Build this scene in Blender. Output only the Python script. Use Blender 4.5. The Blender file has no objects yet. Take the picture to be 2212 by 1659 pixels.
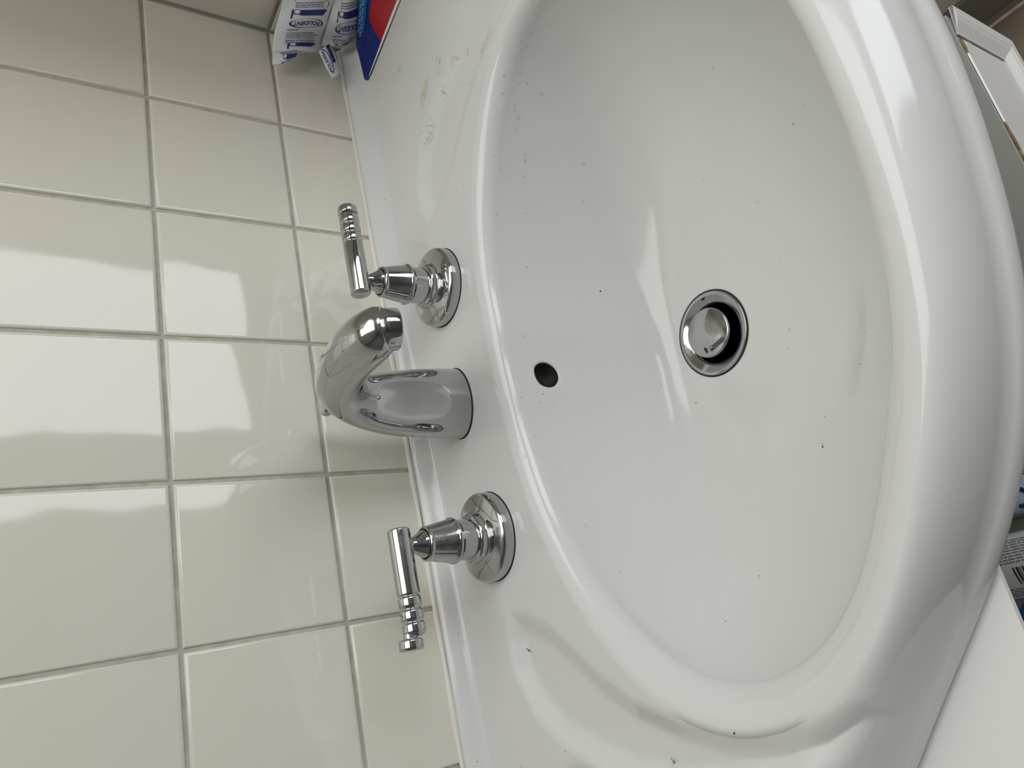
import bpy, bmesh, math, random
import numpy as np
from mathutils import Vector, Matrix
from mathutils.bvhtree import BVHTree

rnd = random.Random(7)
scn = bpy.context.scene
COL = scn.collection

# ------------------------------------------------------------------ camera
cam_data = bpy.data.cameras.new('camera')
cam = bpy.data.objects.new('camera', cam_data)
COL.objects.link(cam)
cam_data.sensor_fit = 'HORIZONTAL'
cam_data.sensor_width = 36.0
cam_data.lens = 1635.54 / 2212 * 36.0
cam_data.clip_start = 0.01
right = Vector((-0.2099, -0.5229, -0.8262)).normalized()
fwd = Vector((0.3355, 0.7551, -0.5632)).normalized()
up = right.cross(fwd).normalized()
m = Matrix((right, up, -fwd)).transposed().to_4x4()
m.translation = Vector((-0.2690, -0.5331, 0.2089))
cam.matrix_world = m
scn.camera = cam

# ------------------------------------------------------------------ light and exposure
world = bpy.data.worlds.new('world')
scn.world = world
world.use_nodes = True
bg = world.node_tree.nodes['Background']
bg.inputs[0].default_value = (0.80, 0.88, 1.0, 1)
bg.inputs[1].default_value = 0.4

def area(name, loc, aim, sx, sy, power, color):
    l = bpy.data.lights.new(name, 'AREA')
    l.shape = 'RECTANGLE'; l.size = sx; l.size_y = sy
    l.energy = power; l.color = color
    o = bpy.data.objects.new(name, l)
    COL.objects.link(o)
    o.location = loc
    d = Vector(aim) - Vector(loc)
    o.rotation_euler = d.to_track_quat('-Z', 'Y').to_euler()
    return o

# daylight through the glazed door in the front wall, and an unseen overhead light, widened to soften reflections
area('daylight', (1.02, -2.17, 0.25), (1.02, 0, 0.25), 0.80, 1.60, 18, (0.93, 0.965, 1.0))
area('overhead_soft_light', (0.50, -1.00, 1.56), (0.50, -1.00, 0), 1.6, 1.6, 24.0, (1.0, 0.995, 0.965))
scn.view_settings.view_transform = 'Standard'
scn.view_settings.look = 'None'
scn.view_settings.gamma = 1.0
scn.view_settings.use_curve_mapping = False
scn.view_settings.exposure = 0.0

# ------------------------------------------------------------------ materials
def mat(name, color, rough=0.5, metal=0.0, **kw):
    mt = bpy.data.materials.new(name)
    mt.use_nodes = True
    b = mt.node_tree.nodes['Principled BSDF']
    b.inputs['Base Color'].default_value = (*color, 1)
    b.inputs['Roughness'].default_value = rough
    b.inputs['Metallic'].default_value = metal
    for k, v in kw.items():
        b.inputs[k.replace('_', ' ')].default_value = v
    return mt

def nodes(mt):
    nt = mt.node_tree
    return nt, nt.nodes, nt.links, nt.nodes['Principled BSDF']

def noise(nt, scale, detail=2, rough=0.5, coord='Object'):
    tc = nt.nodes.new('ShaderNodeTexCoord')
    n = nt.nodes.new('ShaderNodeTexNoise')
    n.inputs['Scale'].default_value = scale
    n.inputs['Detail'].default_value = detail
    n.inputs['Roughness'].default_value = rough
    nt.links.new(tc.outputs[coord], n.inputs['Vector'])
    return n

def ramp(nt, src, stops):
    r = nt.nodes.new('ShaderNodeValToRGB')
    els = r.color_ramp.elements
    while len(els) < len(stops):
        els.new(0.5)
    for e, (p, c) in zip(els, stops):
        e.position = p
        e.color = (*c, 1) if len(c) == 3 else c
    nt.links.new(src, r.inputs[0])
    return r

def add_bump(mt, scale, strength, dist, detail=2):
    nt, N, L, b = nodes(mt)
    n = noise(nt, scale, detail)
    bp = N.new('ShaderNodeBump')
    bp.inputs['Strength'].default_value = strength
    bp.inputs['Distance'].default_value = dist
    L.new(n.outputs['Fac'], bp.inputs['Height'])
    L.new(bp.outputs[0], b.inputs['Normal'])

def mottled(mt, scale, c0, c1, p0=0.35, p1=0.65, detail=3):
    nt, N, L, b = nodes(mt)
    n = noise(nt, scale, detail)
    r = ramp(nt, n.outputs['Fac'], [(p0, c0), (p1, c1)])
    L.new(r.outputs[0], b.inputs['Base Color'])

M = {}
M['tile'] = mat('glazed_tile', (0.60, 0.565, 0.49), 0.06)
mottled(M['tile'], 3.0, (0.755, 0.72, 0.63), (0.785, 0.75, 0.66))
add_bump(M['tile'], 17.0, 0.5, 0.0014, 1)
M['grout'] = mat('grout', (0.50, 0.47, 0.40), 0.9)
mottled(M['grout'], 90.0, (0.45, 0.425, 0.365), (0.56, 0.53, 0.46))
M['caulk'] = mat('silicone_caulk', (0.80, 0.78, 0.73), 0.4)
M['floor_tile'] = mat('floor_tile', (0.20, 0.155, 0.11), 0.35)
mottled(M['floor_tile'], 5.0, (0.16, 0.125, 0.09), (0.24, 0.19, 0.14))
M['base_tile'] = mat('base_tile', (0.25, 0.225, 0.19), 0.3)
M['paint'] = mat('wall_paint', (0.25, 0.25, 0.25), 0.8)
M['ceil'] = mat('ceiling_paint', (0.78, 0.78, 0.76), 0.9)
M['chrome'] = mat('chrome', (0.47, 0.475, 0.48), 0.05, 1.0)
nt, N, L, b = nodes(M['chrome'])
n = noise(nt, 55.0, 5, 0.65)
r = ramp(nt, n.outputs['Fac'], [(0.42, (0.03,) * 3), (0.74, (0.22,) * 3)])
L.new(r.outputs[0], b.inputs['Roughness'])
M['drain_chrome'] = mat('worn_chrome', (0.40, 0.405, 0.41), 0.08, 1.0)
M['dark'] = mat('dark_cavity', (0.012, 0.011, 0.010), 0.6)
M['black_gap'] = mat('black_grime', (0.02, 0.018, 0.016), 0.8)

# porcelain with two soap stains and faint grime
M['porcelain'] = mat('porcelain', (0.735, 0.74, 0.735), 0.13)
nt, N, L, b = nodes(M['porcelain'])
tc = N.new('ShaderNodeTexCoord')
def spot(cx, cy, rx, ry, ang):
    mp = N.new('ShaderNodeMapping'); mp.vector_type = 'TEXTURE'
    mp.inputs['Location'].default_value = (cx, cy, -0.088)
    mp.inputs['Rotation'].default_value = (0, 0, ang)
    mp.inputs['Scale'].default_value = (rx, ry, 0.02)
    L.new(tc.outputs['Object'], mp.inputs['Vector'])
    ln = N.new('ShaderNodeVectorMath'); ln.operation = 'LENGTH'
    L.new(mp.outputs[0], ln.inputs[0])
    mr = N.new('ShaderNodeMapRange')
    mr.inputs['From Min'].default_value = 1.25
    mr.inputs['From Max'].default_value = 0.45
    L.new(ln.outputs['Value'], mr.inputs['Value'])
    return mr.outputs[0]
def combine(vals, op='MAXIMUM'):
    o = vals[0]
    for v in vals[1:]:
        mm = N.new('ShaderNodeMath'); mm.operation = op
        L.new(o, mm.inputs[0]); L.new(v, mm.inputs[1]); o = mm.outputs[0]
    return o
# yellowed soap residue in the right-hand recess, greyish smears beside it
yel = combine([spot(0.1858, -0.1105, 0.0135, 0.0058, -0.86), spot(0.1778, -0.1540, 0.0055, 0.0016, -0.80), spot(0.1780, -0.1595, 0.0020, 0.0042, -0.80),
               spot(0.1743, -0.1711, 0.0034, 0.0015, -0.8), spot(0.1594, -0.1898, 0.0070, 0.0052, -0.75), spot(0.1640, -0.1980, 0.0085, 0.0034, -0.8), spot(0.1960, -0.1380, 0.0022, 0.0022, 0)])
gry = combine([spot(0.1561, -0.1044, 0.0075, 0.0050, -0.4), spot(0.1440, -0.0919, 0.0055, 0.0045, 0.2), spot(0.1895, -0.1390, 0.0080, 0.0030, -0.7), spot(0.1674, -0.1325, 0.0070, 0.0035, -0.6),
               spot(0.2390, -0.0790, 0.0060, 0.0050, 0), spot(-0.3360, -0.1958, 0.0060, 0.0040, 0.4), spot(0.1480, -0.0980, 0.0040, 0.0060, 0)])
def masked(v, scale, lo, hi, amt):
    n_ = noise(nt, scale, 4, 0.6)
    r_ = ramp(nt, n_.outputs['Fac'], [(lo, (0, 0, 0)), (hi, (1, 1, 1))])
    a_ = combine([v, r_.outputs[0]], 'MULTIPLY')
    c_ = N.new('ShaderNodeMath'); c_.operation = 'MULTIPLY'; c_.inputs[1].default_value = amt
    L.new(a_, c_.inputs[0])
    return c_.outputs[0]
def mixc(fac, c_in, col):
    mx = N.new('ShaderNodeMix'); mx.data_type = 'RGBA'
    L.new(fac, mx.inputs[0])
    if isinstance(c_in, tuple): mx.inputs[6].default_value = (*c_in, 1)
    else: L.new(c_in, mx.inputs[6])
    mx.inputs[7].default_value = (*col, 1)
    return mx.outputs[2]
c1 = mixc(masked(yel, 260.0, 0.25, 0.6, 0.75), (0.735, 0.74, 0.735), (0.58, 0.53, 0.36))
c2 = mixc(masked(gry, 420.0, 0.48, 0.62, 0.6), c1, (0.30, 0.29, 0.26))
L.new(c2, b.inputs['Base Color'])

M['white_board'] = mat('white_melamine', (0.84, 0.84, 0.83), 0.4)
M['grey_board'] = mat('grey_green_melamine', (0.36, 0.37, 0.335), 0.4)
M['chip'] = mat('raw_chipboard', (0.23, 0.145, 0.07), 0.9)
mottled(M['chip'], 220.0, (0.13, 0.08, 0.04), (0.34, 0.22, 0.11))
M['gloss_white'] = mat('white_foil_front', (0.88, 0.875, 0.86), 0.3)
M['foil'] = mat('white_sachet_foil', (0.78, 0.80, 0.82), 0.28)
M['navy'] = mat('navy_ink', (0.015, 0.025, 0.16), 0.4)
M['grey_ink'] = mat('grey_ink', (0.11, 0.13, 0.26), 0.5)
M['deep_blue'] = mat('deep_blue_print', (0.006, 0.022, 0.18), 0.25)
M['light_blue'] = mat('light_blue_print', (0.01, 0.13, 0.42), 0.25)
M['red'] = mat('red_print', (0.42, 0.008, 0.02), 0.3)
M['card'] = mat('white_card', (0.80, 0.79, 0.76), 0.6)
M['white_ink'] = mat('white_ink', (0.75, 0.80, 0.85), 0.5)
M['bottle'] = mat('white_plastic', (0.66, 0.66, 0.63), 0.35)
M['label_ink'] = mat('label_ink', (0.17, 0.19, 0.22), 0.6)
M['barcode_ink'] = mat('barcode_ink', (0.03, 0.03, 0.03), 0.6)
M['pack_blue'] = mat('pale_blue_film', (0.30, 0.60, 0.80), 0.25)
mottled(M['pack_blue'], 40.0, (0.34, 0.66, 0.86), (0.70, 0.86, 0.92))
M['cap_blue'] = mat('blue_plastic', (0.01, 0.13, 0.42), 0.25)
M['soap'] = mat('brown_soap', (0.22, 0.09, 0.045), 0.45)
M['water'] = bpy.data.materials.new('water'); M['water'].use_nodes = True
nt = M['water'].node_tree; N, L = nt.nodes, nt.links
N.remove(N['Principled BSDF'])
tr = N.new('ShaderNodeBsdfTransparent'); gl = N.new('ShaderNodeBsdfGlossy'); gl.inputs['Roughness'].default_value = 0.02
fr_ = N.new('ShaderNodeFresnel'); fr_.inputs['IOR'].default_value = 2.1
mx_ = N.new('ShaderNodeMixShader')
geo_ = N.new('ShaderNodeNewGeometry'); inv_ = N.new('ShaderNodeMath'); inv_.operation = 'SUBTRACT'; inv_.inputs[0].default_value = 1.0
L.new(geo_.outputs['Backfacing'], inv_.inputs[1])
ml_ = N.new('ShaderNodeMath'); ml_.operation = 'MULTIPLY'
L.new(fr_.outputs[0], ml_.inputs[0]); L.new(inv_.outputs[0], ml_.inputs[1]); L.new(ml_.outputs[0], mx_.inputs[0]); L.new(tr.outputs[0], mx_.inputs[1]); L.new(gl.outputs[0], mx_.inputs[2])
L.new(mx_.outputs[0], N['Material Output'].inputs['Surface'])
tr.inputs['Color'].default_value = (0.93, 0.93, 0.935, 1)
M['speck'] = mat('dark_speck', (0.07, 0.066, 0.06), 0.8)
M['pink'] = mat('pink_residue', (0.60, 0.42, 0.42), 0.6)
M['glass'] = mat('glass', (1, 1, 1), 0.0, 0.0, IOR=1.45, Transmission_Weight=1.0)

# ------------------------------------------------------------------ helpers
def obj(name, verts, faces, m, parent=None, smooth=False, mats=None, fmat=None):
    me = bpy.data.meshes.new(name)
    me.from_pydata([tuple(v) for v in verts], [], faces)
    for x in (mats or [m]):
        me.materials.append(x)
    if fmat is not None:
        me.polygons.foreach_set('material_index', fmat)
    if smooth:
        me.polygons.foreach_set('use_smooth', [True] * len(me.polygons))
    me.update()
    o = bpy.data.objects.new(name, me)
    COL.objects.link(o)
    if parent is not None:
        o.parent = parent
        o.matrix_parent_inverse = parent.matrix_world.inverted()
    return o

def bm_obj(name, bm, m, parent=None, smooth=False, mats=None):
    bmesh.ops.recalc_face_normals(bm, faces=bm.faces)
    me = bpy.data.meshes.new(name)
    bm.to_mesh(me); bm.free()
    for x in (mats or [m]):
        me.materials.append(x)
    if smooth:
        me.polygons.foreach_set('use_smooth', [True] * len(me.polygons))
    o = bpy.data.objects.new(name, me)
    COL.objects.link(o)
    if parent is not None:
        o.parent = parent
        o.matrix_parent_inverse = parent.matrix_world.inverted()
    return o

def thing(name, label, cat, loc, group=None):
    o = bpy.data.objects.new(name, None)
    COL.objects.link(o)
    o.empty_display_size = 0.02
    o.location = loc
    o.matrix_world = Matrix.Translation(loc)
    o['label'] = label; o['category'] = cat
    if group: o['group'] = group
    return o

def tag(o, label=None, cat=None, kind=None):
    if label: o['label'] = label
    if cat: o['category'] = cat
    if kind: o['kind'] = kind
    return o

def box_bm(bm, a, b, bevel=0.0, seg=2):
    c = [(a[i] + b[i]) / 2 for i in range(3)]
    s = [abs(b[i] - a[i]) for i in range(3)]
    r = bmesh.ops.create_cube(bm, size=1.0, matrix=Matrix.Translation(c) @ Matrix.Diagonal((*s, 1)))
    if bevel:
        es = {e for v in r['verts'] for e in v.link_edges}
        bmesh.ops.bevel(bm, geom=list(es), offset=bevel, segments=seg, affect='EDGES', profile=0.5)
    return bm

def box(name, a, b, m, parent=None, bevel=0.0, seg=2, smooth=False):
    return bm_obj(name, box_bm(bmesh.new(), a, b, bevel, seg), m, parent, smooth)

def lathe(name, prof, mtx, m, parent=None, n=64, cap0=True, cap1=True, mats=None, band=None):
    """prof: list of (radius, height); mtx places the axis"""
    V, F, FM = [], [], []
    for (r, h) in prof:
        for k in range(n):
            a = 2 * math.pi * k / n
            V.append(mtx @ Vector((r * math.cos(a), r * math.sin(a), h)))
    for i in range(len(prof) - 1):
        for k in range(n):
            k2 = (k + 1) % n
            F.append((i * n + k, i * n + k2, (i + 1) * n + k2, (i + 1) * n + k))
            FM.append(band(i) if band else 0)
    if cap0: F.append(tuple(reversed(range(n)))); FM.append(0)
    if cap1: F.append(tuple((len(prof) - 1) * n + k for k in range(n))); FM.append(0)
    o = obj(name, V, F, m, parent, True, mats, FM)
    return o

def crisp(o, deg=35):
    o.data.set_sharp_from_angle(angle=math.radians(deg))
    return o

def fillet(pts, rad, seg=4):
    """round the corners of a 2-D profile (list of (r,h,radius or None))"""
    out = [Vector(pts[0][:2])]
    for i in range(1, len(pts) - 1):
        p0, p, p1 = Vector(pts[i - 1][:2]), Vector(pts[i][:2]), Vector(pts[i + 1][:2])
        rr = pts[i][2] if len(pts[i]) > 2 else rad
        a, b = (p0 - p), (p1 - p)
        d = min(rr, a.length * 0.45, b.length * 0.45)
        s, e = p + a.normalized() * d, p + b.normalized() * d
        for k in range(seg + 1):
            t = k / seg
            out.append(s * (1 - t) ** 2 + p * 2 * t * (1 - t) + e * t * t)
    out.append(Vector(pts[-1][:2]))
    return [(v.x, v.y) for v in out]

def sweep(name, path, radii, m, parent=None, n=40, sub=8, cap=True):
    """round tube along a Catmull-Rom path; radii are (a across, b along the bend plane)"""
    P = [Vector(p) for p in path]
    R = [Vector((*q, 0)) if len(q) == 2 else Vector((q[0], q[0], 0)) for q in radii]
    def cr(A, i, t):
        a, b_, c, d = A[max(i - 1, 0)], A[i], A[min(i + 1, len(A) - 1)], A[min(i + 2, len(A) - 1)]
        return 0.5 * ((2 * b_) + (c - a) * t + (2 * a - 5 * b_ + 4 * c - d) * t * t + (3 * b_ - a - 3 * c + d) * t ** 3)
    pts, rads = [], []
    for i in range(len(P) - 1):
        for k in range(sub):
            pts.append(cr(P, i, k / sub)); rads.append(cr(R, i, k / sub))
    pts.append(P[-1]); rads.append(R[-1])
    V, F = [], []
    side = Vector((1, 0, 0))
    for i, p in enumerate(pts):
        t = (pts[min(i + 1, len(pts) - 1)] - pts[max(i - 1, 0)]).normalized()
        w = t.cross(side).normalized()
        for k in range(n):
            a = 2 * math.pi * k / n
            V.append(p + side * (rads[i].x * math.cos(a)) + w * (rads[i].y * math.sin(a)))
    for i in range(len(pts) - 1):
        for k in range(n):
            k2 = (k + 1) % n
            F.append((i * n + k, i * n + k2, (i + 1) * n + k2, (i + 1) * n + k))
    if cap:
        F.append(tuple(reversed(range(n)))); F.append(tuple((len(pts) - 1) * n + k for k in range(n)))
    return obj(name, V, F, m, parent, True)

# ------------------------------------------------------------------ room shell
FLOOR = -0.7885
WR = 0.33
GX0 = 0.0          # a tile joint lies at X = 0, pitch 110 mm
P = 0.11

def tile_mesh(w, h, t, gap=0.0026):
    bm = bmesh.new()
    a = (-w / 2 + gap / 2, -t, -h / 2 + gap / 2); b_ = (w / 2 - gap / 2, 0.004, h / 2 - gap / 2)
    box_bm(bm, a, b_)
    es = [e for e in bm.edges if all(abs(v.co.y + t) < 1e-6 for v in e.verts)]
    bmesh.ops.bevel(bm, geom=es, offset=0.0026, segments=3, affect='EDGES', profile=0.6)
    bmesh.ops.recalc_face_normals(bm, faces=bm.faces)
    me = bpy.data.meshes.new('tile')
    bm.to_mesh(me); bm.free()
    me.materials.append(M['tile'])
    me.polygons.foreach_set('use_smooth', [True] * len(me.polygons))
    me.set_sharp_from_angle(angle=math.radians(50))
    return me

TM = {}
def put_tile(parent, loc, rotz, w, h):
    k = (round(w, 4), round(h, 4))
    if k not in TM: TM[k] = tile_mesh(w, h, 0.0018)
    o = bpy.data.objects.new('tile', TM[k])
    COL.objects.link(o)
    o.location = loc
    o.rotation_euler = (rnd.gauss(0, 0.0022), rnd.gauss(0, 0.001), rotz + rnd.gauss(0, 0.0022))
    o.parent = parent
    return o

wall_back = tag(box('wall_back', (-1.6, 0.0018, FLOOR), (1.9, 0.10, 1.6), M['grout']), kind='structure')
rows = [(-0.11 + P * j, P) for j in range(0, 12)]
rows_low = [(-0.11 - P * j, P) for j in range(1, 6)] + [(-0.718, 0.058)]
for i in range(-9, 3):
    for (z0, h) in rows + rows_low:
        put_tile(wall_back, (i * P + P / 2, 0.0018, z0 + h / 2), 0.0, P, h)

# stub wall on the right; the open room lies beyond its end
wall_right = tag(box('wall_right', (WR + 0.0018, -0.40, FLOOR), (WR + 0.10, 0.0018, 1.6), M['grout']), kind='structure')
for j in range(0, 4):
    w = P if j < 3 else 0.068
    for (z0, h) in rows + rows_low:
        put_tile(wall_right, (WR + 0.0018, -(j * P + w / 2), z0 + h / 2), -math.pi / 2, w, h)
base = tag(box('baseboard_right', (WR - 0.001, -0.40, FLOOR), (WR + 0.004, 0.0, -0.7195), M['base_tile'], bevel=0.0015), kind='structure')
tag(box('floor', (-1.6, -2.2, FLOOR - 0.05), (1.9, 0.10, FLOOR), M['grout']), kind='structure')
floor = bpy.data.objects['floor']
def ftile(x0, y0, x1, y1):
    o = box('tile', (x0 + .002, y0 + .002, FLOOR - 0.01), (x1 - .002, y1 - .002, FLOOR + 0.0015), M['floor_tile'], floor, 0.0015, 1)
for i in range(-5, 6):
    for j in range(0, 6):
        x0, y0 = i * 0.32 - 0.0, -2.2 + 0.0 + j * 0.36
        ftile(max(x0, -1.6), y0, min(x0 + 0.32, 1.9), y0 + 0.36)
tag(box('ceiling', (-1.6, -2.2, 1.6), (1.9, 0.10, 1.65), M['ceil']), kind='structure')
tag(box('wall_left', (-1.65, -2.2, FLOOR), (-1.6, 0.10, 1.6), M['paint']), kind='structure')
tag(box('wall_far_right', (1.9, -2.2, FLOOR), (1.95, 0.10, 1.6), M['paint']), kind='structure')
# front wall with the glazed opening
bm = bmesh.new()
for a, b_ in (((-1.6, -2.25, FLOOR), (0.60, -2.2, 1.6)), ((1.44, -2.25, FLOOR), (1.9, -2.2, 1.6)),
              ((0.60, -2.25, 1.07), (1.44, -2.2, 1.6)), ((0.60, -2.25, FLOOR), (1.44, -2.2, -0.57))):
    box_bm(bm, a, b_)
tag(bm_obj('wall_front', bm, M['paint']), kind='structure')
win = tag(box('window_1', (0.60, -2.235, -0.57), (1.44, -2.215, -0.55), M['gloss_white']), kind='structure')
for a, b_ in (((0.60, -2.235, 1.05), (1.44, -2.215, 1.07)), ((0.60, -2.235, -0.55), (0.62, -2.215, 1.05)), ((1.42, -2.235, -0.55), (1.44, -2.215, 1.05))):
    box('window_frame', a, b_, M['gloss_white'], win)
box('pane', (0.62, -2.227, -0.55), (1.42, -2.223, 1.05), M['glass'], win)

# ------------------------------------------------------------------ basin
OX, OY = -0.075, -0.268
NA = 768
TH = np.linspace(0, 2 * np.pi, NA, endpoint=False)

def polar(pts, smooth=5, th=None):
    p = np.array(pts, float)
    a = np.arctan2(p[:, 1] - OY, p[:, 0] - OX) % (2 * np.pi)
    r = np.hypot(p[:, 0] - OX, p[:, 1] - OY)
    o = np.argsort(a); a, r = a[o], r[o]
    f = np.interp(TH, np.r_[a[-1] - 2 * np.pi, a, a[0] + 2 * np.pi], np.r_[r[-1], r, r[0]])
    k = np.exp(-0.5 * (np.arange(-40, 41) / smooth) ** 2); k /= k.sum()
    return np.convolve(np.r_[f[-40:], f, f[:40]], k, 'valid')

INNER = [(.149, -.2453), (.1386, -.2127), (.1043, -.1788), (.0622, -.1516), (.012, -.1351), (-.0431, -.1301), (-.0965, -.1281),
         (-.1485, -.1315), (-.1986, -.1418), (-.243, -.1612), (-.2768, -.1847), (-.3015, -.2142), (-.3127, -.2463), (-.3124, -.2725),
         (-.3041, -.3019), (-.282, -.333), (-.2523, -.3554), (-.2278, -.3702), (-.2115, -.3792), (-.186, -.3898), (-.1627, -.3971),
         (-.1353, -.4023), (-.0972, -.4072), (-.0608, -.4083), (-.0178, -.4065), (.02, -.401), (.06, -.386), (.10, -.362), (.132, -.330), (.149, -.294), (.154, -.266)]
OUTER = [(-.041, -.444), (-.078, -.442), (-.116, -.4375), (-.148, -.432), (-.18, -.424), (-.2145, -.411), (-.232, -.402), (-.261, -.383),
         (-.288, -.3605), (-.318, -.332), (-.349, -.304), (-.40, -.255), (-.445, -.205), (-.48, -.145), (-.492, -.08), (-.494, .05),
         (.0, -.4425), (.04, -.435), (.085, -.419), (.13, -.388), (.16, -.358), (.19, -.325), (.235, -.275), (.28, -.22), (.312, -.155), (.325, -.09), (.3265, .05)]
R_IN = polar(INNER, 10)
R_OUT = polar(OUTER, 8)
sn = np.sin(TH)
wall_r = np.where(sn > 0.02, (-0.0015 - OY) / np.maximum(sn, 0.02), 9)
R_OUT = np.minimum(R_OUT, wall_r)
ZD, ZB = -0.085, -0.222           # deck level, bowl bottom
DX, DY, DR = -0.0805, -0.2075, 0.0285
# edge radius: broad at the ends of the oval, tight at the front
back = np.clip(sn, 0, 1) ** 1.0
front = np.clip(-sn, 0, 1)
ends = np.abs(np.cos(TH)) ** 2
R_E = 0.008 * np.ones(NA) + 0.004 * back + 0.006 * ends - 0.001 * front
_d = np.abs((TH - math.radians(205) + np.pi) % (2 * np.pi) - np.pi)
_dl = np.abs((TH - math.radians(206) + np.pi) % (2 * np.pi) - np.pi)
SOFT = np.exp(-0.5 * (_dl / math.radians(27)) ** 2)       # the left end of the bowl slopes more gently
R_E = R_E + 0.014 * np.exp(-0.5 * (_dl / math.radians(30)) ** 2)
A0 = 0.62 * SOFT
def per(arr, th):
    return np.interp(np.asarray(th) % (2 * np.pi), np.r_[TH, 2 * np.pi], np.r_[arr, arr[0]])
NI = 64
def interior(th, k):
    """bowl surface at angle th, ring position k (0 at the drain, NI at the foot of the edge roll)"""
    th = np.asarray(th, float); k = np.asarray(k, float)
    t = np.sin(np.pi / 2 * np.clip(k / NI, 0, 1))
    re = per(R_E, th); ri = per(R_IN, th) - 0.35 * re
    ex, ey = OX + ri * np.cos(th), OY + ri * np.sin(th)
    dx, dy = DX + DR * np.cos(th), DY + DR * np.sin(th)
    x = (1 - t) * dx + t * ex
    y = (1 - t) * dy + t * ey
    s = np.sin(th)
    pw = 2.3 - 0.25 * np.clip(s, 0, 1)
    q = 0.60 + 0.30 * per(SOFT, th)
    g = 1 - (1 - np.clip(t, 0, 1) ** pw) ** q
    ze = ZD - re * (1 - np.sin(per(A0, th)))
    return np.stack([x, y, ZB + (ze - ZB) * g], -1)

def sstep(a, b_, x):
    u = np.clip((x - a) / (b_ - a), 0, 1)
    return u * u * (3 - 2 * u)

# soap dishes: smooth recesses either side, given by their outlines (u = distance from the basin's axis)
DISH = np.array([(.163, -.080), (.166, -.095), (.178, -.118), (.196, -.140), (.2115, -.158), (.2265, -.181), (.2375, -.2105), (.245, -.240), (.2475, -.268), (.2455, -.295), (.239, -.318), (.243, -.320), (.254, -.300), (.263, -.272),
                 (.268, -.235), (.268, -.20), (.262, -.165), (.2515, -.1356), (.239, -.106), (.220, -.085), (.196, -.073), (.176, -.0725)])
AX = -0.080
def poly_inside_dist(px, py):
    n = len(DISH)
    d = np.full(px.shape, 9.0); inside = np.zeros(px.shape, bool)
    for i in range(n):
        ax, ay = DISH[i]; bx, by = DISH[(i + 1) % n]
        ex, ey = bx - ax, by - ay
        t = np.clip(((px - ax) * ex + (py - ay) * ey) / (ex * ex + ey * ey), 0, 1)
        d = np.minimum(d, np.hypot(px - ax - t * ex, py - ay - t * ey))
        c = ((ay > py) != (by > py)) & (px < (bx - ax) * (py - ay) / (by - ay + 1e-12) + ax)
        inside ^= c
    return np.where(inside, d, -d)

def deck_z(x, y, r, ro, ri, th):
    z = np.full(x.shape, ZD)
    # recess
    sd = poly_inside_dist(np.abs(x - AX), y)
    z -= 0.0064 * sstep(-0.0065, 0.0115, sd)
    # raised back lip against the tiles
    wl = 0.017 + 0.014 * np.clip(x + 0.1, -0.3, 0.4)
    z += 0.0145 * sstep(0, 1, np.clip((y + wl + 0.003) / wl, 0, 1)) ** 1.3
    return z

rings = []
for k in range(NI + 1):
    rings.append(interior(TH, k))
NR = 7
for k in range(1, NR + 1):          # edge roll
    a = A0 + (np.pi / 2 - A0) * k / NR
    rr = R_IN - 0.35 * R_E + R_E * (np.cos(A0) - np.cos(a))
    x, y = OX + rr * np.cos(TH), OY + rr * np.sin(TH)
    rings.append(np.stack([x, y, ZD - R_E + R_E * np.sin(a)], -1))
r0 = R_IN - 0.35 * R_E + R_E * np.cos(A0)
ro = R_OUT - 0.004
yo = OY + R_OUT * sn
wgt = sstep(-0.10, -0.17, yo)
wd = np.minimum(0.034, ro - r0)
ND = 130
for k in range(1, ND + 1):
    s = (k / ND)
    s = 0.25 * s + 0.75 * (0.5 - 0.5 * math.cos(math.pi * s))
    rr = r0 + (ro - r0) * s
    x, y = OX + rr * np.cos(TH), OY + rr * np.sin(TH)
    z = deck_z(x, y, rr, ro, r0, TH)
    u = np.clip((wd - (ro - rr)) / np.maximum(wd, 1e-4), 0, 1) * 0.985
    z = z - wgt * 0.036 * (1 - np.sqrt(1 - u ** 2))
    if k == 1: z = np.maximum(z, ZD - 0.001)
    rings.append(np.stack([x, y, z], -1))
ztop = rings[-1][:, 2]
def ringat(rr, z):
    return np.stack([OX + rr * np.cos(TH), OY + rr * np.sin(TH), z + 0 * TH], -1)
zl = np.minimum(ztop - 0.003, -0.123)
rings.append(ringat(R_OUT - 0.0034, zl * wgt + (1 - wgt) * ztop))
rings.append(ringat(R_OUT - 0.0018, zl * wgt + (1 - wgt) * ztop - 0.0022 * wgt))
rings.append(ringat(R_OUT - 0.0006, zl * wgt + (1 - wgt) * ztop - 0.0052 * wgt))
rings.append(ringat(R_OUT, zl * wgt + (1 - wgt) * ztop - 0.009 * wgt))
rings.append(ringat(R_OUT - 0.0003, -0.135))
rings.append(ringat(R_OUT - 0.003, -0.138))
rings.append(ringat(R_OUT - 0.010, -0.136))
rings.append(ringat(np.minimum(R_IN + 0.016, R_OUT - 0.012), -0.128))
for k in range(NI - 6, 0, -4):
    p = interior(TH, k)
    t = math.sin(math.pi / 2 * k / NI)
    p[:, 0] += 0.014 * np.cos(TH) * t + 0.010 * np.cos(TH) * (1 - t)
    p[:, 1] += 0.014 * np.sin(TH) * t + 0.010 * np.sin(TH) * (1 - t)
    p[:, 2] = np.minimum(p[:, 2] - 0.015, -0.129)
    rings.append(p)
tail = np.stack([DX + 0.030 * np.cos(TH), DY + 0.030 * np.sin(TH), -0.285 + 0 * TH], -1)
rings.append(tail)

V = np.concatenate(rings).tolist()
NRG = len(rings)
F = []
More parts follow.
